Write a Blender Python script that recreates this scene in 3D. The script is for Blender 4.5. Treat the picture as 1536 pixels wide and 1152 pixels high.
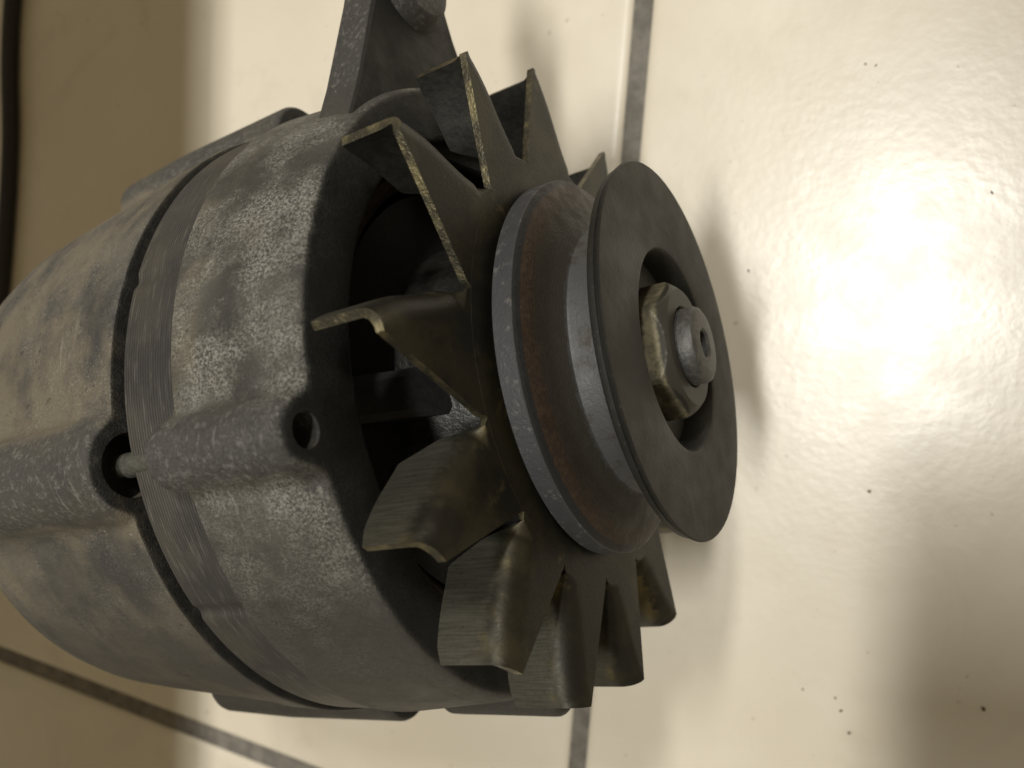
import bpy, bmesh, math, random
from mathutils import Vector, Matrix

random.seed(4)
MM = 0.001
R_ = math.radians
for o in list(bpy.data.objects):
    bpy.data.objects.remove(o)
S = bpy.context.scene
COL = S.collection

# ---------------------------------------------------------------- geometry of the place
# measured directions (lens frame: x right, y up, z towards the lens, millimetres)
AX = Vector((.8577, .1752, .4835)).normalized()          # alternator axis, towards the pulley
PF = Vector((31.78, 6.68, -151.17))                      # centre of the pulley's front face
UP = (Vector((0, 1, 0)) - AX * AX.y).normalized()
VV = AX.cross(UP)
NN = Vector((-.41144649, -.09044059, .90693565)).normalized()   # floor normal
XW = -Vector((-.90871452, .11751514, -.40053477))
XW = (XW - NN * XW.dot(NN)).normalized()
YW = NN.cross(XW)
HT = 74.6                                                # axis height over the floor at t=-60
ORG = PF - 60 * AX - HT * NN                             # world origin on the floor


def w(p):
    """lens-frame millimetres -> world metres"""
    q = p - ORG
    return Vector((q.dot(XW), q.dot(YW), q.dot(NN))) * MM


def wd(d):
    return Vector((d.dot(XW), d.dot(YW), d.dot(NN)))


def floor_at(x, y):
    """floor point met by the line of sight through photo pixel x, y (used once, for layout)"""
    d = Vector(((x - 768) / 1200, -(y - 576) / 1200, -1))
    return w(d * (ORG.dot(NN) / d.dot(NN)))


# ---------------------------------------------------------------- camera
cam = bpy.data.cameras.new('camera')
co = bpy.data.objects.new('camera', cam)
COL.objects.link(co)
cx, cy, cz = wd(Vector((1, 0, 0))), wd(Vector((0, 1, 0))), wd(Vector((0, 0, 1)))
m = Matrix((cx, cy, cz)).transposed().to_4x4()
m.translation = w(Vector((0, 0, 0)))
co.matrix_world = m
cam.sensor_width = 36
cam.lens = 36 * 1200 / 1536
cam.clip_start = .005
cam.clip_end = 60
cam.dof.use_dof = True
cam.dof.focus_distance = .138
cam.dof.aperture_fstop = 18
S.camera = co

# ---------------------------------------------------------------- light
wld = bpy.data.worlds.new('World')
S.world = wld
wld.use_nodes = True
bg = wld.node_tree.nodes['Background']
bg.inputs[0].default_value = (1, .84, .57, 1)
bg.inputs[1].default_value = .25
S.view_settings.view_transform = 'Standard'
S.view_settings.look = 'None'
S.view_settings.exposure = 0
S.view_settings.gamma = 1
S.render.engine = 'CYCLES'
S.cycles.max_bounces = 8


def area(name, loc, target, sx, sy, power, col, roll=0):
    l = bpy.data.lights.new(name, 'AREA')
    l.shape = 'RECTANGLE'
    l.size, l.size_y = sx, sy
    l.energy = power
    l.color = col
    o = bpy.data.objects.new(name, l)
    COL.objects.link(o)
    o.location = loc
    d = (Vector(target) - Vector(loc)).normalized()
    y = Vector((0, 1, 0)) - d * d.y
    y.normalize()
    x = y.cross(-d)
    mm = Matrix((x, y, -d)).transposed().to_4x4()
    mm.translation = loc
    o.matrix_world = mm
    return o


pulley = w(PF)
WARM = (1, .972, .918)
area('ceiling_tube', (.075, -.03, 1.9), (.075, -.03, 0), .13, .55, 23.5, WARM)        # tube overhead
area('ceiling_tube_far', (.20, 1.47, 1.9), (0, 0, 0), .16, .45, 29, WARM)


# ---------------------------------------------------------------- helpers
def link(name, me, mat, parent=None, loc=(0, 0, 0), sharp=32):
    if sharp is not None:
        me.polygons.foreach_set('use_smooth', [True] * len(me.polygons))
        me.set_sharp_from_angle(angle=R_(sharp))
    o = bpy.data.objects.new(name, me)
    COL.objects.link(o)
    for mt in (mat if isinstance(mat, (list, tuple)) else [mat]):
        me.materials.append(mt)
    if parent:
        o.parent = parent
    o.location = loc
    return o


def mesh(name, v, f):
    me = bpy.data.meshes.new(name)
    me.from_pydata([tuple(c * MM for c in p) for p in v], [], f)
    bm = bmesh.new()
    bm.from_mesh(me)
    bmesh.ops.recalc_face_normals(bm, faces=bm.faces)
    bm.to_mesh(me)
    bm.free()
    return me


def cyl(t, r, th):
    """axial position, radius, degrees -> alternator coordinates"""
    a = R_(th)
    return (t, r * math.cos(a), r * math.sin(a))


def lathe(name, prof, seg=128, rfun=None, closed=True, angles=None):
    A = angles or [360 * k / seg for k in range(seg)]
    n, k = len(A), len(prof)
    v, f = [], []
    for th in A:
        for i, (t, r) in enumerate(prof):
            v.append(cyl(t, rfun(i, t, r, th) if rfun else r, th))
    last = k if closed else k - 1
    for j in range(n):
        jn = (j + 1) % n
        for i in range(last):
            i2 = (i + 1) % k
            f.append((j * k + i, j * k + i2, jn * k + i2, jn * k + i))
    return mesh(name, v, f)


def lathe_solid(name, prof, seg=64):
    """profile from axis to axis: first and last radius 0"""
    v, f = [], []
    k = len(prof)
    for j in range(seg):
        for t, r in prof[1:-1]:
            v.append(cyl(t, r, 360 * j / seg))
    q = k - 2
    v.append((prof[0][0], 0, 0))
    v.append((prof[-1][0], 0, 0))
    c0, c1 = len(v) - 2, len(v) - 1
    for j in range(seg):
        jn = (j + 1) % seg
        for i in range(q - 1):
            f.append((j * q + i, j * q + i + 1, jn * q + i + 1, jn * q + i))
        f.append((c0, j * q, jn * q))
        f.append((c1, jn * q + q - 1, j * q + q - 1))
    return mesh(name, v, f)


def carve(o, cutter_me):
    c = bpy.data.objects.new('cutter', cutter_me)
    COL.objects.link(c)
    c.parent = o.parent
    c.location = o.location
    md = o.modifiers.new('b', 'BOOLEAN')
    md.object = c
    md.operation = 'DIFFERENCE'
    md.solver = 'EXACT'
    dg = bpy.context.evaluated_depsgraph_get()
    dg.update()
    me = bpy.data.meshes.new_from_object(o.evaluated_get(dg))
    o.modifiers.clear()
    old = o.data
    o.data = me
    bpy.data.meshes.remove(old)
    bpy.data.objects.remove(c)
    bpy.data.meshes.remove(cutter_me)


def rods(name, items, seg=28):
    """items: (t0, t1, radius, centre radius, angle) -> one mesh of capped rods along the axis"""
    v, f = [], []
    for t0, t1, rr, rc, th in items:
        b = len(v)
        c = cyl(0, rc, th)
        for t in (t0, t1):
            for k in range(seg):
                a = 2 * math.pi * k / seg
                v.append((t, c[1] + rr * math.cos(a), c[2] + rr * math.sin(a)))
        for k in range(seg):
            k2 = (k + 1) % seg
            f.append((b + k, b + k2, b + seg + k2, b + seg + k))
        f.append(tuple(b + k for k in range(seg)))
        f.append(tuple(b + seg + k for k in reversed(range(seg))))
    return mesh(name, v, f)


# ---------------------------------------------------------------- materials
class NT:
    def __init__(s, name):
        s.m = bpy.data.materials.new(name)
        s.m.use_nodes = True
        s.t = s.m.node_tree
        s.b = s.t.nodes['Principled BSDF']
        s.tc = s.t.nodes.new('ShaderNodeTexCoord')
        s.obj = s.tc.outputs['Object']

    def put(s, sock, val):
        if isinstance(val, bpy.types.NodeSocket):
            s.t.links.new(val, sock)
        elif isinstance(val, (tuple, list)) and len(val) == 3 and sock.type == 'RGBA':
            sock.default_value = (*val, 1)
        else:
            sock.default_value = val

    def noise(s, scale, detail=3, rough=.55, vec=None, dist=0, out='Fac'):
        n = s.t.nodes.new('ShaderNodeTexNoise')
        s.put(n.inputs['Vector'], vec or s.obj)
        n.inputs['Scale'].default_value = scale
        n.inputs['Detail'].default_value = detail
        n.inputs['Roughness'].default_value = rough
        n.inputs['Distortion'].default_value = dist
        return n.outputs[out]

    def vor(s, scale, vec=None):
        n = s.t.nodes.new('ShaderNodeTexVoronoi')
        s.put(n.inputs['Vector'], vec or s.obj)
        n.inputs['Scale'].default_value = scale
        return n.outputs['Distance']

    def rng(s, v, a, b, c=0, d=1, smooth=True):
        n = s.t.nodes.new('ShaderNodeMapRange')
        if smooth:
            n.interpolation_type = 'SMOOTHSTEP'
        for k, x in zip(('Value', 'From Min', 'From Max', 'To Min', 'To Max'), (v, a, b, c, d)):
            s.put(n.inputs[k], x)
        return n.outputs['Result']

    def math(s, op, a, b=0):
        n = s.t.nodes.new('ShaderNodeMath')
        n.operation = op
        s.put(n.inputs[0], a)
        s.put(n.inputs[1], b)
        return n.outputs[0]

    def mix(s, fac, a, b):
        n = s.t.nodes.new('ShaderNodeMix')
        n.data_type = 'RGBA'
        s.put(n.inputs['Factor'], fac)
        s.put(n.inputs['A'], a) if False else s.put(n.inputs[6], a)
        s.put(n.inputs[7], b)
        return n.outputs[2]

    def scalev(s, v):
        n = s.t.nodes.new('ShaderNodeVectorMath')
        n.operation = 'MULTIPLY'
        s.put(n.inputs[0], s.obj)
        n.inputs[1].default_value = v
        return n.outputs[0]

    def xyz(s):
        n = s.t.nodes.new('ShaderNodeSeparateXYZ')
        s.put(n.inputs[0], s.obj)
        return n.outputs

    def radius(s):
        x = s.xyz()
        return s.math('SQRT', s.math('ADD', s.math('MULTIPLY', x[1], x[1]), s.math('MULTIPLY', x[2], x[2])))

    def bump(s, h, strength, dist, prev=None):
        n = s.t.nodes.new('ShaderNodeBump')
        n.inputs['Strength'].default_value = strength
        n.inputs['Distance'].default_value = dist
        s.put(n.inputs['Height'], h)
        if prev:
            s.put(n.inputs['Normal'], prev)
        return n.outputs[0]

    def done(s, col, rough=.5, metal=0., normal=None, spec=None, coat=0):
        s.put(s.b.inputs['Base Color'], col)
        s.put(s.b.inputs['Roughness'], rough)
        s.put(s.b.inputs['Metallic'], metal)
        if normal:
            s.put(s.b.inputs['Normal'], normal)
        if spec is not None:
            s.b.inputs['Specular IOR Level'].default_value = spec
        if coat:
            s.b.inputs['Coat Weight'].default_value = coat
            s.b.inputs['Coat Roughness'].default_value = .3
        return s.m


def cast_metal(name, base, dark, pale, tan, pale_cover=.52, tan_cover=.55, fine=1500, face_shade=None):
    """weathered cast aluminium: oxide bloom, oily dark patches, sand-cast grain"""
    k = NT(name)
    big = k.noise(34, 4, .6, dist=.4)
    mid = k.noise(95, 4, .62)
    speck = k.noise(2100, 7, .8)
    grain = k.noise(fine * 2.4, 3, .7)
    c = k.mix(k.rng(big, .38, .66), dark, base)
    c = k.mix(k.math('MULTIPLY', k.rng(k.noise(48, 4, .6, vec=k.scalev((1.3, 1, .9))), tan_cover - .1, tan_cover + .14), .85), c, tan)
    bloom = k.math('MULTIPLY', k.rng(speck, pale_cover - .09, pale_cover + .13), k.rng(mid, .36, .66))
    c = k.mix(k.math('MULTIPLY', bloom, .72), c, pale)
    c = k.mix(k.math('MULTIPLY', k.rng(grain, .60, .72), .35), c, pale)
    c = k.mix(k.math('MULTIPLY', k.rng(k.noise(600, 3, .6), .62, .72), .7), c, (.035, .032, .028))
    worn = k.mix(k.rng(k.noise(900, 5, .75, vec=k.scalev((1, .8, .8))), .50, .66), (.050, .049, .047), (.150, .147, .136))
    rr = k.math('ADD', k.radius(), k.math('MULTIPLY', k.math('SUBTRACT', k.noise(120, 4, .65), .5), .004))
    c = k.mix(k.math('MULTIPLY', k.rng(rr, .0655, .0678), .8), c, worn)          # bosses rubbed dark and shiny
    scuff = k.math('MULTIPLY', k.rng(k.noise(300, 3, .6, vec=k.scalev((2.2, .35, .35))), .64, .70), k.rng(k.noise(40, 3), .5, .62))
    c = k.mix(k.math('MULTIPLY', scuff, .28), c, pale)
    glint = k.rng(k.noise(1500, 2, .5), .705, .735)
    c = k.mix(k.math('MULTIPLY', k.math('MULTIPLY', glint, k.rng(k.noise(26, 3), .45, .64)), .45), c, (.60, .585, .54))
    c = k.mix(k.math('MULTIPLY', k.rng(k.noise(21, 5, .7, dist=.8), .56, .64), .45), c, dark)      # greasy patches
    flank_shade = k.math('ADD', k.xyz()[1], k.math('MULTIPLY', k.math('SUBTRACT', k.noise(55, 5, .7), .5), .05))
    c = k.mix(k.rng(flank_shade, -.008, -.048, 0, .85), c, (.046, .043, .037))          # shade of the lower flank painted into the colour
    if face_shade is not None:                                     # shade on front-facing rims and inside the opening, painted black
        x = k.math('SUBTRACT', k.xyz()[0], face_shade)
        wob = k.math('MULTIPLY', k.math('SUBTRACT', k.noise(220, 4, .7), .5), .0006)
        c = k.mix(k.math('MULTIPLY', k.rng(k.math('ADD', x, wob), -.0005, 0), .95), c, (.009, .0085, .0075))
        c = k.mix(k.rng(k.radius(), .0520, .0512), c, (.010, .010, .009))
    n = k.bump(grain, .55, .00045)
    n = k.bump(speck, .5, .0005, n)
    n = k.bump(mid, .4, .0012, n)
    return k.done(c, k.rng(mid, .3, .7, .48, .72), k.rng(speck, .4, .6, .35, .15), n, .4)


FRONT = cast_metal('cast_aluminium', (.086, .082, .070), (.040, .039, .035), (.37, .36, .315), (.120, .103, .072), .50, .61, face_shade=-.0360)
REAR = cast_metal('cast_aluminium_tan', (.124, .114, .092), (.046, .0455, .044), (.32, .305, .26), (.168, .143, .101), .57, .49, 1200, face_shade=-.0763)
ARM = cast_metal('cast_aluminium_dark', (.066, .062, .053), (.042, .040, .036), (.12, .112, .098), (.062, .056, .043), .62, .6, face_shade=-.0385)
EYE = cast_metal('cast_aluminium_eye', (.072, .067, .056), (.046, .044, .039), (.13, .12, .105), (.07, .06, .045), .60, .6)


def m_stator():
    k = NT('lamination_steel')
    x = k.xyz()
    wv = k.math('SINE', k.math('MULTIPLY', x[0], 2 * math.pi / .00062))
    big = k.noise(60, 4, .6)
    st = k.noise(500, 3, .6, vec=k.scalev((3, .35, .35)))
    c = k.mix(k.rng(big, .35, .65), (.040, .039, .039), (.068, .063, .053))
    c = k.mix(k.math('MULTIPLY', k.rng(st, .5, .75), .5), c, (.15, .14, .12))
    n = k.bump(wv, .3, .0001)
    n = k.bump(k.noise(1400, 2), .3, .0002, n)
    return k.done(c, .55, .45, n)


def m_fan():
    k = NT('fan_steel')
    x = k.xyz()[0]
    big = k.noise(75, 4, .62, dist=.5)
    scr = k.noise(1500, 4, .7, vec=k.scalev((.10, 1.8, 1.8)))          # drag scratches running front to back
    c = k.mix(k.rng(big, .42, .68), (.020, .0185, .0135), (.042, .036, .020))
    wob = k.math('MULTIPLY', k.math('SUBTRACT', k.noise(160, 4, .65), .5), .009)
    xx = k.math('ADD', x, wob)
    bare = k.mix(k.rng(scr, .38, .64), (.062, .059, .046), (.076, .072, .056))
    c = k.mix(k.rng(xx, -.0222, -.0262), c, bare)                      # flaps rubbed to bare metal
    gold = k.math('MULTIPLY', k.rng(xx, -.0208, -.0225), k.rng(xx, -.0262, -.0240))
    c = k.mix(k.math('MULTIPLY', gold, k.rng(k.noise(45, 3, .6), .50, .62, 0, .8)), c, (.15, .122, .052))
    c = k.mix(k.math('MULTIPLY', k.rng(k.noise(1300, 3, .7), .58, .7), .45), c, (.016, .015, .012))
    n = k.bump(scr, .035, .0002)
    n = k.bump(k.noise(900, 3, .6), .2, .0002, n)
    return k.done(c, k.rng(scr, .3, .7, .40, .56), .6, n, .3)


def m_fan_edge():
    k = NT('fan_cut_edge')
    c = k.mix(k.rng(k.noise(260, 4, .6), .40, .66), (.075, .069, .050), (.215, .188, .108))
    return k.done(c, .42, .8, k.bump(k.noise(1800, 3), .5, .0004))


def m_sheave_front():
    k = NT('black_oxide_steel')
    big = k.noise(110, 5, .65)
    c = k.mix(k.rng(big, .38, .66), (.016, .0153, .0134), (.0205, .0193, .0163))
    c = k.mix(k.math('MULTIPLY', k.rng(k.noise(1500, 3, .7), .60, .70), .35), c, (.10, .095, .08))
    turn = k.math('SINE', k.math('MULTIPLY', k.math('ADD', k.radius(), k.math('MULTIPLY', k.noise(90, 3), .0012)), 2 * math.pi / .0009))
    n = k.bump(k.noise(700, 4, .65), .25, .0003)
    n = k.bump(turn, .03, .0001, n)
    return k.done(c, k.rng(k.noise(160, 3), .3, .7, .50, .58), .3, n, .35)


def m_sheave_rear():
    k = NT('worn_pulley_steel')
    r = k.radius()
    x = k.xyz()
    nz = k.noise(260, 4, .7)
    rr = k.math('ADD', r, k.math('MULTIPLY', k.math('SUBTRACT', nz, .5), .004))
    c = k.mix(k.rng(rr, .0259, .0268), (.064, .064, .064), (.040, .035, .027))       # groove floor -> flank
    c = k.mix(k.rng(rr, .0285, .0310), c, (.032, .026, .018))                        # polished belt track
    rust = k.mix(k.rng(k.noise(900, 3, .7), .4, .65), (.032, .021, .014), (.052, .032, .018))
    c = k.mix(k.math('MULTIPLY', k.rng(rr, .0318, .0338), .9), c, rust)              # rust ring
    c = k.mix(k.rng(r, .0352, .0357), c, (.014, .014, .014))
    rim = k.mix(k.rng(k.noise(500, 4, .7), .55, .68), (.048, .048, .050), (.105, .102, .096))
    c = k.mix(k.rng(r, .03655, .0367), c, rim)
    ring = k.math('SINE', k.math('MULTIPLY', r, 2 * math.pi / .0006))
    n = k.bump(ring, .05, .0001)
    n = k.bump(k.noise(1300, 3, .7), .35, .0003, n)
    return k.done(c, k.rng(nz, .3, .7, .50, .66), .35, n)


def m_zinc():
    k = NT('yellow_zinc')
    c = k.mix(k.rng(k.noise(300, 4, .7), .38, .64), (.085, .077, .052), (.185, .163, .100))
    c = k.mix(k.rng(k.noise(1100, 3, .6), .62, .70), c, (.05, .045, .03))
    x = k.math('ADD', k.xyz()[0], k.math('MULTIPLY', k.math('SUBTRACT', k.noise(400, 3, .7), .5), .001))
    c = k.mix(k.rng(x, -.0004, .0004), c, (.034, .031, .024))        # shade of the outer face painted into the colour
    c = k.mix(k.rng(x, -.0034, -.0048), c, (.05, .043, .028))  # shade deep in the recess, painted darker
    return k.done(c, .5, .2, k.bump(k.noise(1200, 3), .15, .0002), .35)


def m_shaft():
    k = NT('shaft_steel')
    c = k.mix(k.rng(k.noise(700, 4, .7), .42, .65), (.050, .049, .046), (.085, .082, .075))
    return k.done(c, .5, .4, k.bump(k.noise(1300, 3), .3, .0003))


def m_bolt():
    k = NT('bolt_steel')
    c = k.mix(k.rng(k.noise(800, 3, .7), .4, .65), (.065, .063, .052), (.10, .097, .08))
    return k.done(c, .6, .3, k.bump(k.noise(1500, 3), .4, .0003))


def m_plain(name, col, rough, metal=0., sc=600):
    k = NT(name)
    c = k.mix(k.rng(k.noise(sc, 4, .65), .35, .65), tuple(x * .7 for x in col), tuple(x * 1.2 for x in col))
    return k.done(c, rough, metal, k.bump(k.noise(sc * 2, 3), .3, .0004))


def m_tile():
    k = NT('cream_glazed_tile')
    g = k.t.nodes.new('ShaderNodeNewGeometry').outputs['Position']
    big = k.noise(9, 4, .6, vec=g)
    c = k.mix(k.rng(big, .35, .65), (.590, .540, .435), (.635, .590, .490))
    c = k.mix(k.math('MULTIPLY', k.rng(k.noise(38, 4, .65, vec=g), .58, .75), .25), c, (.44, .39, .30))
    c = k.mix(k.math('MULTIPLY', k.rng(k.noise(14, 5, .7, vec=g, dist=1.2), .56, .70), .20), c, (.42, .385, .32))
    c = k.mix(k.math('MULTIPLY', k.rng(k.noise(300, 2, .6, vec=g), .70, .76), .55), c, (.26, .22, .16))
    peel = k.noise(420, 2, .5, vec=g)
    n = k.bump(peel, .055, .0010)
    n = k.bump(k.noise(85, 2, .5, vec=g), .03, .002, n)
    return k.done(c, k.rng(k.noise(60, 3, .6, vec=g), .3, .7, .29, .36), 0, n, .9)


def m_grout():
    k = NT('grey_grout')
    c = k.mix(k.rng(k.noise(180, 4, .65), .35, .65), (.115, .106, .090), (.185, .171, .146))
    return k.done(c, .85, 0, k.bump(k.noise(1500, 4, .7), .6, .0006))


FAN, FEDGE = m_fan(), m_fan_edge()
FBACK = m_plain('dark_fan_steel', (.026, .0245, .020), .55, .3, 500)  # darker steel for the back faces of the blades
SHF, SHR = m_sheave_front(), m_sheave_rear()
ZINC, SHAFT, BOLT = m_zinc(), m_shaft(), m_bolt()
STAT = m_stator()
BARE = m_plain('bare_aluminium', (.030, .029, .026), .38, .4)
BLACK = m_plain('recess_black', (.012, .012, .012), .6)  # dark of the recesses, put into the colour as black
COPPER = m_plain('varnished_copper', (.05, .026, .012), .5, .5)
RUBBER = m_plain('black_rubber', (.012, .011, .010), .55)

# ---------------------------------------------------------------- floor
TS, GW, GH = .452, .0056, .0078
c1 = floor_at(914, 576)           # a point on the long joint
c2 = floor_at(215, 1067)          # a point on the cross joint
X0, Y0 = c1.x, c2.y
me = bpy.data.meshes.new('floor')
e = 1.8
me.from_pydata([(-e, -e, -.0014), (e, -e, -.0014), (e, e, -.0014), (-e, e, -.0014)], [], [(0, 1, 2, 3)])
floor = link('floor', me, m_grout(), sharp=None)
floor['kind'] = 'structure'


def tile_mesh():
    bm = bmesh.new()
    prof = [(0, -.009), (0, -.0012), (.0004, -.0007), (.0010, -.0003), (.0017, -.0001), (.0026, 0)]
    rings = []
    for ins, z in prof:
        qx, qy = (TS - GW) / 2 - ins, (TS - GH) / 2 - ins
        ring = []
        rc = .0022
        for sx, sy, a0 in ((1, 1, 0), (-1, 1, 90), (-1, -1, 180), (1, -1, 270)):
            for kk in range(4):
                a = R_(a0 + 30 * kk)
                ring.append(bm.verts.new((sx * (qx - rc) + rc * math.cos(a), sy * (qy - rc) + rc * math.sin(a), z)))
        rings.append(ring)
    for r0, r1 in zip(rings, rings[1:]):
        for i in range(16):
            j = (i + 1) % 16
            bm.faces.new((r0[i], r0[j], r1[j], r1[i]))
    bm.faces.new(rings[-1])
    me = bpy.data.meshes.new('tile')
    bm.to_mesh(me)
    bm.free()
    return me


TM = None
TILE = m_tile()
for i in range(-3, 3):
    for j in range(-3, 3):
        loc = (X0 + (i + .5) * TS, Y0 + (j + .5) * TS, 0)
        if TM is None:
            o = link('tile', tile_mesh(), TILE, floor, loc, 60)
            TM = o.data
        else:
            o = bpy.data.objects.new('tile', TM)
            COL.objects.link(o)
            o.parent = floor
            o.location = loc
        o.rotation_euler = (random.uniform(-.0006, .0006), random.uniform(-.0006, .0006), 0)

# ---------------------------------------------------------------- alternator
root = bpy.data.objects.new('alternator', None)
COL.objects.link(root)
rm = Matrix((wd(AX), wd(UP), wd(VV))).transposed().to_4x4()
root.matrix_world = rm
root['label'] = 'worn grey car alternator with bladed fan and pulley lying on cream tiles'
root['category'] = 'alternator'
OFF = rm.to_3x3().inverted() @ w(PF)          # front-face centre in the root's own frame


def part(name, me, mat, parent=None, sharp=32):
    if parent is None:
        return link(name, me, mat, root, OFF, sharp)
    return link(name, me, mat, parent, (0, 0, 0), sharp)


BOLTS = (8, 96.3, 181, 276)


def smax(a, b, k):
    h = max(k - abs(a - b), 0) / k
    return max(a, b) + h * h * k * .25


def dang(a, b):
    return (a - b + 180) % 360 - 180


def boss_r(th, rc, rho, lift=None):
    best = None
    rc0 = rc
    for b in BOLTS:
        rc = rc0 + (lift[b] if lift else 0)
        d = R_(dang(th, b))
        if abs(d) > R_(20):
            continue
        s = rho * rho - (rc * math.sin(d)) ** 2
        if s >= 0:
            best = rc * math.cos(d) + math.sqrt(s)
        else:                                       # beyond the boss: fall away steeply
            best = rc - (abs(rc * math.sin(d)) - rho) * 2.2
    return best


def angle_list():
    A = []
    th = 0.
    while th < 359.99:
        A.append(th)
        near = min(abs(dang(th, b)) for b in BOLTS)
        th += .45 if near < 13 else 1.5
    return A


ANG = angle_list()


def end_round(t, t0, t1, rad):
    """0..rad, how far a rounded end eats into the boss radius"""
    d = min(t - t0, t1 - t)
    if d >= rad:
        return 0
    d = max(d, 0)
    return rad - math.sqrt(max(rad * rad - (rad - d) ** 2, 0))


# --- stator pack
def stator_r(i, t, r, th):
    if r > 60:
        for b in (68, 121, 250, 305):
            d = abs(dang(th, b)) * 1.12
            if d < 1.6:
                r -= .5 * min(1, (1.6 - d) / 1.2)
    return r


sp = [(-74.0, 63.9), (-73.7, 64.25), (-61.0, 64.25), (-60, 60), (-60, 47), (-74, 47)]
part('stator_core', lathe('stator', sp, rfun=stator_r, angles=[k * .5 for k in range(720)]), STAT)
part('winding', lathe('winding', [(-40 + 0, 0)] and [(-46 + 4 * math.sin(a), 47.5 + 3 * math.cos(a)) for a in [2 * math.pi * q / 10 for q in range(10)]], 96), COPPER)
part('rotor', lathe_solid('rotor', [(-44, 0), (-44, 30), (-46, 43), (-80, 43), (-80, 0)], 64), BLACK)

# --- front housing
F_OUT = [(-71.0, 62.6)] + [(-67.5, 62.8)] + [(-65.3 + .3 * q, 62.8) for q in range(8)] + [(-62.6, 62.8)]
F_OUT += [(-61.75, 62.9), (-61.6, 64.35), (-61.2, 64.75)] + [(-60 + 1.25 * q, 64.8 - .128 * q) for q in range(16)]
F_OUT += [(-40.2 + .4 * q, 62.6 - .012 * q * q) for q in range(6)]
NB = len(F_OUT)
F_FACE = [(-37.5, 62.15), (-36.9, 61.95), (-36.45, 61.6), (-36.12, 61.1), (-36.0, 60.4), (-36.0, 56), (-36, 52.2), (-36.3, 51.4), (-37, 51.0),
          (-45, 50.9), (-58, 50.9), (-60.4, 52), (-60.6, 58), (-60.6, 62), (-71.0, 62.0)]
FP = F_OUT + F_FACE


FLIFT = {8: -9, 96.3: 0, 181: 0, 276: 0}


def front_r(i, t, r, th):
    if i < NB + 6 and t > -71.1:
        if t < -65.1:
            return r
        rho = 5.9 - end_round(t, -65.2, -36.0, 2.0)
        b = boss_r(th, 63.3, rho, FLIFT)
        if b:
            return smax(r, b, 5.0 if i >= 11 else 2.0)
    return r


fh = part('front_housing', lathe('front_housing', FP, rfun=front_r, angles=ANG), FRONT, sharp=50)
carve(fh, rods('cut', [(-60, -30, 2.75, 63.5, b) for b in BOLTS[1:]]))
fh.data.polygons.foreach_set('use_smooth', [True] * len(fh.data.polygons))
fh.data.set_sharp_from_angle(angle=R_(40))

# bearing hub and its spokes, deep inside the opening
hub = part('bearing_hub', lathe_solid('bearing_hub', [(-24, 0), (-24, 21), (-24.6, 24.0), (-26.2, 26.2), (-28.6, 27.4), (-33, 28), (-38, 29), (-46, 31), (-46, 0)], 72), BARE)
for b in (5, 92.5, 180, 270):
    vv, ff = [], []
    for r0, tt, tb, hw in ((21, -31, -42, 5.2), (36, -38, -46, 4.2), (45, -43, -52, 4.0), (53, -48, -60, 4.6)):
        a = R_(b)
        cn = Vector((0, math.cos(a), math.sin(a)))
        sd = Vector((0, -math.sin(a), math.cos(a)))
        for tq, q in ((tb, -hw), (tt - 1, -hw), (tt, -hw + 1.3), (tt, hw - 1.3), (tt - 1, hw), (tb, hw)):
            p = cn * r0 + sd * q
            vv.append((tq, p.y, p.z))
    for s in range(3):
        for q in range(6):
            q2 = (q + 1) % 6
            ff.append((s * 6 + q, s * 6 + q2, s * 6 + 6 + q2, s * 6 + 6 + q))
    ff += [tuple(range(6)), tuple(reversed(range(18, 24)))]
    part('spoke', mesh('spoke', vv, ff), BLACK, fh)

# --- rear housing
R_KEY = [(-77.0, 65.0), (-92, 64.2), (-108, 63.0), (-120, 62.1), (-132, 61.0), (-138, 59.6), (-144, 57.0), (-149, 53.0), (-153, 47.0), (-155, 40)]


def key(t):
    for (a, ra), (b, rb) in zip(R_KEY, R_KEY[1:]):
        if t >= b:
            return ra + (rb - ra) * (t - a) / (b - a)
    return R_KEY[-1][1]


R_OUT = [(-76.4, 64.3), (-76.55, 64.8), (-77.0, 65.0)] + [(-77.6 - .6 * q, key(-77.6 - .6 * q)) for q in range(5)]
R_OUT += [(-81.5 - .75 * q, key(-81.5 - .75 * q)) for q in range(90)]
NR = len(R_OUT)
R_REST = [(-149, 53), (-151.2, 50.2), (-153, 47), (-154.2, 43.6), (-155, 40), (-155, 20), (-152, 18), (-150, 40), (-140, 50), (-100, 57), (-80, 58), (-76.4, 58.5)]
LIFT = {8: 2.2, 96.3: 0, 181: .2, 276: -2.2}


def rear_r(i, t, r, th):
    r -= .55 * min(1, max(0, (-t - 84.5) / 1.5))
    if i < NR and t > -134:
        rho = 8.8 - end_round(t, -134, -76.3, 1.4)
        b = boss_r(th, 62.0 - max(0, -t - 112) * .05, rho, LIFT)
        if b:
            return smax(r, b, 6.0 if i > 4 else 1.6 + i)
    return r


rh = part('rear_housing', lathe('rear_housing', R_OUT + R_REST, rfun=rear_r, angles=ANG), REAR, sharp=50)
carve(rh, rods('cut', [(-100, -70, 5.5, 62.6, b) for b in BOLTS]))
rh.data.polygons.foreach_set('use_smooth', [True] * len(rh.data.polygons))
rh.data.set_sharp_from_angle(angle=R_(40))

for b in BOLTS:
    part('through_bolt', rods('through_bolt', [(-99, -61, 2.15, 62.6, b)]), BOLT)
    part('hole_shade', rods('hole_shade', [(-99.5, -79.5, 5.45, 62.6, b)]), BLACK)  # black plug added to darken the inside of the bolt hole


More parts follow.
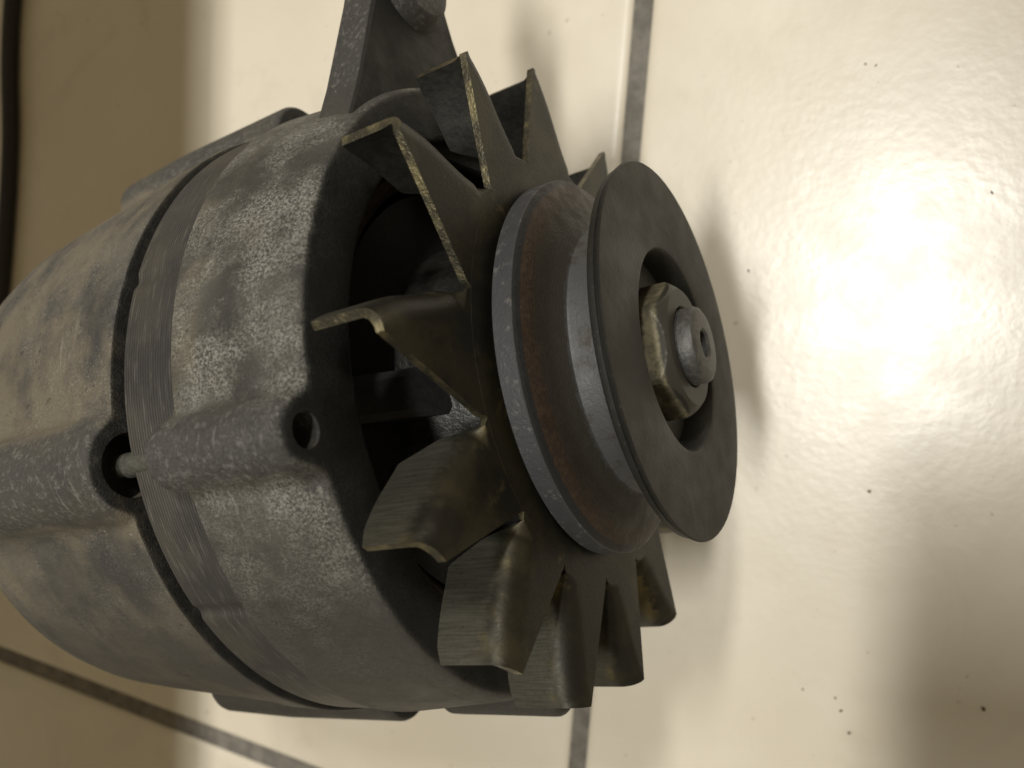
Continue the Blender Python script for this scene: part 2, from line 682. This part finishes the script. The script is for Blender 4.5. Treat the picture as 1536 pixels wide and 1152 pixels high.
# --- mounting arm on top with its bolt eye
def arm():
    # outline in the plane across the axis: (y, z)
    O = [(46, 41.0), (56, 36.0), (66, 31.8), (76, 27.6), (86, 24.0), (96, 21.5), (101, 18), (103, 13.5), (101, 8.6), (96, 5.2), (86, 3.6), (76, .6), (66, -3.5), (58, -8), (47, -14)]
    v, f = [], []
    n = len(O)
    cyy, czz = 75, 14
    for t, s in ((-46.6, 0), (-46.0, -.6), (-38.6, -.6), (-38.0, 0)):
        for y, z in O:
            dy, dz = cyy - y, czz - z
            q = math.hypot(dy, dz)
            kk = (.6 + s) / q
            v.append((t, y + dy * kk, z + dz * kk))
    for s in range(3):
        for i in range(n):
            j = (i + 1) % n
            f.append((s * n + i, s * n + j, s * n + n + j, s * n + n + i))
    f += [tuple(reversed(range(n))), tuple(range(3 * n, 4 * n))]
    return mesh('arm', v, f)


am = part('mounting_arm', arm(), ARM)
EY, EZ = 84.0, 15.4


def eye():
    v, f = [], []
    seg = 40
    pr = [(-38.4, 11.2), (-36.4, 10.0), (-35.0, 9.2), (-34.6, 8.6), (-34.6, 5.0), (-34.9, 4.6), (-37.6, 4.5)]
    for k in range(seg):
        a = 2 * math.pi * k / seg
        for t, r in pr:
            v.append((t, EY + r * math.cos(a), EZ + r * math.sin(a)))
    q = len(pr)
    for k in range(seg):
        k2 = (k + 1) % seg
        for i in range(q - 1):
            f.append((k * q + i, k * q + i + 1, k2 * q + i + 1, k2 * q + i))
    f.append(tuple(k * q + q - 1 for k in range(seg)))
    return mesh('eye', v, f)


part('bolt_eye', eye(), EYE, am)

# --- cooling fan
T0, TH = -20.0, 1.5
fan = part('cooling_fan', lathe('fan_plate', [(T0 - .03, 8), (T0 - .03, 41.1), (T0 - .09, 41.15), (T0 - TH, 41.1), (T0 - TH, 8)], 180), FAN)
TIP = [-32, .3, 26.3, 55.2, 85.5, 115.3, 138.3, 160.3, 183.1, 206.3, 233, 263, 297]
ROOT = [-17, 15.5, 41.2, 72.3, 102, 126, 148.4, 172.2, 194.5, 218.5, 247, 279, 311]


def blade(th_t, th_r, th_p):
    """petal of sheet steel whose trailing side is folded back into a flap"""
    rho, depth = 4.4, 13.3
    jit = random.uniform(-.5, .5)

    def pol(r, th):
        return Vector((r * math.cos(R_(th)), r * math.sin(R_(th))))
    root_l, tip_l = pol(42.3, th_r - 1.0), pol(63.1, th_t + .9)
    in_b, tip_b = pol(45.2, th_p + 1.7), pol(63.4 + jit * .4, th_t - 2.6)
    rows, cols = 40, 22
    v, f = [], []
    for i in range(rows + 1):
        s = i / rows
        if s < .1:
            q = s / .1
            L = pol(35, th_r).lerp(pol(41, th_r), q / .8) if q < .8 else pol(41, th_r).lerp(root_l, (q - .8) / .2)
            B = pol(35, th_p).lerp(pol(41, th_p), q / .8) if q < .8 else pol(41, th_p).lerp(pol(42.2, th_p + 1.5), (q - .8) / .2)
        elif s < .24:
            q = (s - .1) / .14
            L = root_l.lerp(tip_l, .10 * q)
            B = pol(42.2, th_p + 1.5).lerp(in_b, q)
        else:
            q = (s - .24) / .76
            L = root_l.lerp(tip_l, .10 + .90 * q)
            B = in_b.lerp(tip_b, q)
            B = B + (L - B).normalized() * -2.0 * math.sin(math.pi * q) * (q - .22)
        rB = B.length
        D = depth * min(1, max(0, (rB - 42.3) / 6.5)) ** .8
        D *= 1 - .05 * max(0, (s - .9) / .1)
        wid = (B - L).length
        e = (B - L) / wid
        ro = max(.02, min(rho, wid * .95, D))
        plate = wid - ro
        tail = 0 if D < .05 else (D if D < ro else ro * math.pi / 2 + (D - ro))
        for j in range(cols + 1):
            if j <= 7:
                x = plate * j / 7
                p = L + e * x
                v.append((T0 - .06, p.x, p.y))
            else:
                l = tail * (j - 7) / (cols - 7)
                if l < ro * math.pi / 2:
                    an = l / ro
                    x, dz = plate + ro * math.sin(an), ro * (1 - math.cos(an))
                else:
                    x, dz = wid, ro + (l - ro * math.pi / 2)
                if tail == 0:
                    x += .02 * (j - 7)
                p = L + e * x
                v.append((T0 - .06 - dz, p.x, p.y))
    c = cols + 1
    for i in range(rows):
        for j in range(cols):
            f.append((i * c + j, i * c + j + 1, (i + 1) * c + j + 1, (i + 1) * c + j))
    me = bpy.data.meshes.new('blade')
    me.from_pydata([tuple(q * MM for q in p) for p in v], [], f)
    # thickness is added towards the back
    bm = bmesh.new()
    bm.from_mesh(me)
    bm.normal_update()
    if sum(fc.normal.x for fc in bm.faces if fc.calc_center_median().x > (T0 - .1) * MM) < 0:
        for fc in bm.faces:
            fc.normal_flip()
    bm.normal_update()
    front = list(bm.verts)
    back = [bm.verts.new(vv.co - vv.normal * (TH - .12) * MM) for vv in front]
    bm.verts.index_update()
    bm.verts.ensure_lookup_table()
    faces = list(bm.faces)
    nv = len(front)
    border = [ed for ed in bm.edges if len(ed.link_faces) == 1]
    for ed in border:
        fc = ed.link_faces[0]
        a, b = None, None
        lp = [l for l in fc.loops if l.edge == ed][0]
        a, b = lp.vert, lp.link_loop_next.vert
        nf = bm.faces.new((b, a, back[a.index], back[b.index]))
        nf.material_index = 1
    for fc in faces:
        bm.faces.new([back[vv.index] for vv in reversed(fc.verts)]).material_index = 2
    bm.to_mesh(me)
    bm.free()
    return me


for i, (tt, rr) in enumerate(zip(TIP, ROOT)):
    pp = ROOT[i - 1] - (360 if i == 0 else 0)
    part('fan_blade', blade(tt, rr, pp), [FAN, FEDGE, FBACK], fan, sharp=45)

# --- pulley: two pressed sheaves
part('rear_sheave', lathe('rear_sheave', [(-19.8, 9), (-19.8, 33), (-19.15, 36.4), (-18.8, 36.8), (-15.4, 36.8), (-15.05, 36.5), (-14.6, 35.8), (-14.2, 35.2),
                                          (-13.4, 33.0), (-12.2, 29.9), (-10.9, 26.5), (-10.6, 26.05), (-10.2, 25.9), (-6.0, 25.9), (-5.6, 9)], 160), SHR)
part('front_sheave', lathe('front_sheave', [(-6.6, 24), (-5.7, 26.5), (-2.9, 34.2), (-2.3, 35.2), (-1.75, 35.35), (-1.25, 35.35), (-1.1, 35.1), (-.95, 35.1), (-.8, 35.75),
                                            (-.25, 36.0), (0, 35.75), (0, 20.4), (-.25, 19.6), (-.9, 19.15), (-9.5, 18.6), (-9.5, 23)], 160), SHF)


# --- nut, washer and shaft end
def nut():
    v, f = [], []
    seg = 180
    t0, t1 = -8.6, 1.7
    af, tw = 11.6, 58          # half across flats, turn of the hexagon
    rows = [t0, t1 - 4.0] + [t1 - 3.4 + 3.4 * q / 12 for q in range(13)]
    for k in range(seg):
        th = 360 * k / seg
        d = R_(((th - tw) % 60) - 30)
        hx = min(af / math.cos(d), 13.15)
        for t in rows:
            q = max(0, (t - (t1 - 3.4)) / 3.4)
            v.append(cyl(t, min(hx, 13.3 - 2.2 * q ** 1.7), th))
        v.append(cyl(t1 + .02, 10.6, th))
        v.append(cyl(t1, 7.9, th))
        v.append(cyl(t1 - .8, 7.3, th))
        v.append(cyl(t0, 7.3, th))
    q = len(rows) + 4
    for k in range(seg):
        k2 = (k + 1) % seg
        for i in range(q):
            i2 = (i + 1) % q
            f.append((k * q + i, k * q + i2, k2 * q + i2, k2 * q + i))
    return mesh('nut', v, f)


part('pulley_nut', nut(), ZINC, sharp=22)
part('washer', lathe('washer', [(-10.4, 8), (-10.4, 16.5), (-10.0, 17), (-9.0, 17), (-8.6, 16.5), (-8.6, 8)], 64), BLACK)
part('shaft', lathe_solid('shaft', [(-24, 0), (-24, 7.25), (1.7, 7.25), (1.75, 7.0), (2.1, 7.0), (2.15, 7.3), (3.9, 7.3), (4.5, 7.0), (4.9, 6.3), (4.9, 3.0), (4.5, 2.5), (-2, 2.5), (-3, 0)], 64), SHAFT)

# ---------------------------------------------------------------- cable on the floor
def tube(name, pts, r, seg=12):
    # Catmull-Rom through pts (world metres)
    P = [Vector(p) for p in pts]
    path = []
    for i in range(len(P) - 1):
        a, b, c, d = P[max(i - 1, 0)], P[i], P[i + 1], P[min(i + 2, len(P) - 1)]
        for k in range(8):
            t = k / 8
            path.append(.5 * ((2 * b) + (c - a) * t + (2 * a - 5 * b + 4 * c - d) * t * t + (3 * b - a - 3 * c + d) * t ** 3))
    path.append(P[-1])
    v, f = [], []
    for i, p in enumerate(path):
        tg = (path[min(i + 1, len(path) - 1)] - path[max(i - 1, 0)]).normalized()
        s = tg.cross(Vector((0, 0, 1))).normalized()
        n = s.cross(tg)
        for k in range(seg):
            a = 2 * math.pi * k / seg
            v.append((p + s * r * math.cos(a) + n * r * math.sin(a)) / MM)
    for i in range(len(path) - 1):
        for k in range(seg):
            k2 = (k + 1) % seg
            f.append((i * seg + k, i * seg + k2, i * seg + seg + k2, i * seg + seg + k))
    f.append(tuple(range(seg)))
    f.append(tuple(reversed(range((len(path) - 1) * seg, len(path) * seg))))
    return mesh(name, [tuple(q) for q in v], f)


pts = []
for x, y in ((60, -260), (46, -130), (30, 0), (25, 100), (26, 210), (20, 330), (10, 450), (-10, 600), (-50, 760)):
    p = floor_at(x, y)
    pts.append((p.x, p.y, .0031))
cb = link('cable', tube('cable', pts, .0031), RUBBER)
cb['label'] = 'thin black cable lying on the cream tiles behind the alternator'
cb['category'] = 'cable'

# ---------------------------------------------------------------- crumbs of dirt on the tile
DIRT = m_plain('brown_dirt', (.12, .09, .055), .9)
for x, y, r in ((1274, 1099, .8), (1262, 1066, .75), (1253, 1047, .5), (1475, 1063, .85), (1488, 289, .6), (1304, 737, .75), (1123, 406, .6), (1298, 96, .5), (1314, 98, .4), (1204, 1034, .5)):
    bm = bmesh.new()
    bmesh.ops.create_icosphere(bm, subdivisions=1, radius=r * MM * .5)
    for vv in bm.verts:
        vv.co *= random.uniform(.7, 1.25)
        vv.co.x *= random.uniform(1.2, 2.0)
        vv.co.z *= .55
    me = bpy.data.meshes.new('crumb')
    bm.to_mesh(me)
    bm.free()
    zmin = min(q.co.z for q in me.vertices)
    p = floor_at(x, y)
    o = link('dirt_crumb', me, DIRT, None, (p.x, p.y, -zmin), None)
    o.rotation_euler = (0, 0, random.uniform(0, 6))
    o['label'] = 'tiny brown crumb of dirt on the glossy cream tile beside the pulley'
    o['category'] = 'dirt'
    o['group'] = 'crumbs of dirt on the tile'

# ---------------------------------------------------------------- unseen blockers, added to throw the broad shade
BLOCK_PALE = m_plain('blocker_pale', (.58, .47, .30), .6, 0, 120)  # pale so the underside bounces warm light onto the shaded tiles


def slab(name, x0, x1, y0, y1, z0, z1, bev, mat, parent=None, loc=(0, 0, 0)):
    bm = bmesh.new()
    bmesh.ops.create_cube(bm, size=1)
    for q in bm.verts:
        q.co = Vector(((x0 + x1) / 2 + q.co.x * (x1 - x0), (y0 + y1) / 2 + q.co.y * (y1 - y0), (z0 + z1) / 2 + q.co.z * (z1 - z0)))
    bmesh.ops.bevel(bm, geom=list(bm.edges), offset=bev, segments=3, affect='EDGES', profile=.5)
    me = bpy.data.meshes.new(name)
    bm.to_mesh(me)
    bm.free()
    return link(name, me, mat, parent, loc)


blocker = bpy.data.objects.new('low_blocker', None)  # unseen low board on legs, added to shade the left tiles
COL.objects.link(blocker)
blocker.location = (-.351, -.02, 0)
blocker['label'] = 'unseen low pale board on legs, added to shade the tiles behind the alternator'
blocker['category'] = 'blocker'
slab('blocker_top', .11, .234, -.36, .36, .16, .18, .003, BLOCK_PALE, blocker)
for sy in (-.33, .33):
    for sx in (.14,):
        slab('blocker_leg', sx - .02, sx + .02, sy - .02, sy + .02, 0, .16, .003, BLOCK_PALE, blocker)

# phone-shaped slab, added off the lens to throw the half shade on the right
ph = bpy.data.objects.new('phone_blocker', None)
COL.objects.link(ph)
pm = Matrix((cx, cy, cz)).transposed().to_4x4()
pm.translation = w(Vector((0, 0, 0)))
ph.matrix_world = pm
ph['label'] = 'unseen phone-shaped slab, added to shade the tiles right of the pulley'
ph['category'] = 'phone'
BLOCK_GLOSS = m_plain('blocker_gloss', (.015, .015, .016), .2)
slab('case', -.004, .085, -.235, -.066, .002, .010, .003, RUBBER, ph)
slab('blocker_face', -.001, .082, -.225, -.076, .0101, .0106, .0002, BLOCK_GLOSS, ph)

# unseen carton-shaped box, added to keep the far tube off the tile's corner
BLOCK_BROWN = m_plain('blocker_brown', (.32, .22, .13), .85, 0, 200)
bx = bpy.data.objects.new('carton_blocker', None)
COL.objects.link(bx)
bx.location = (.24, .43, 0)
bx['label'] = 'unseen carton-shaped box, added past the pulley to block the far tube'
bx['category'] = 'carton'
slab('blocker_box', -.12, .12, -.11, .11, 0, .555, .002, BLOCK_BROWN, bx)
slab('flap', -.118, -.001, -.108, .108, .5552, .558, .001, BLOCK_BROWN, bx)
slab('flap', .001, .118, -.108, .108, .5552, .558, .001, BLOCK_BROWN, bx)
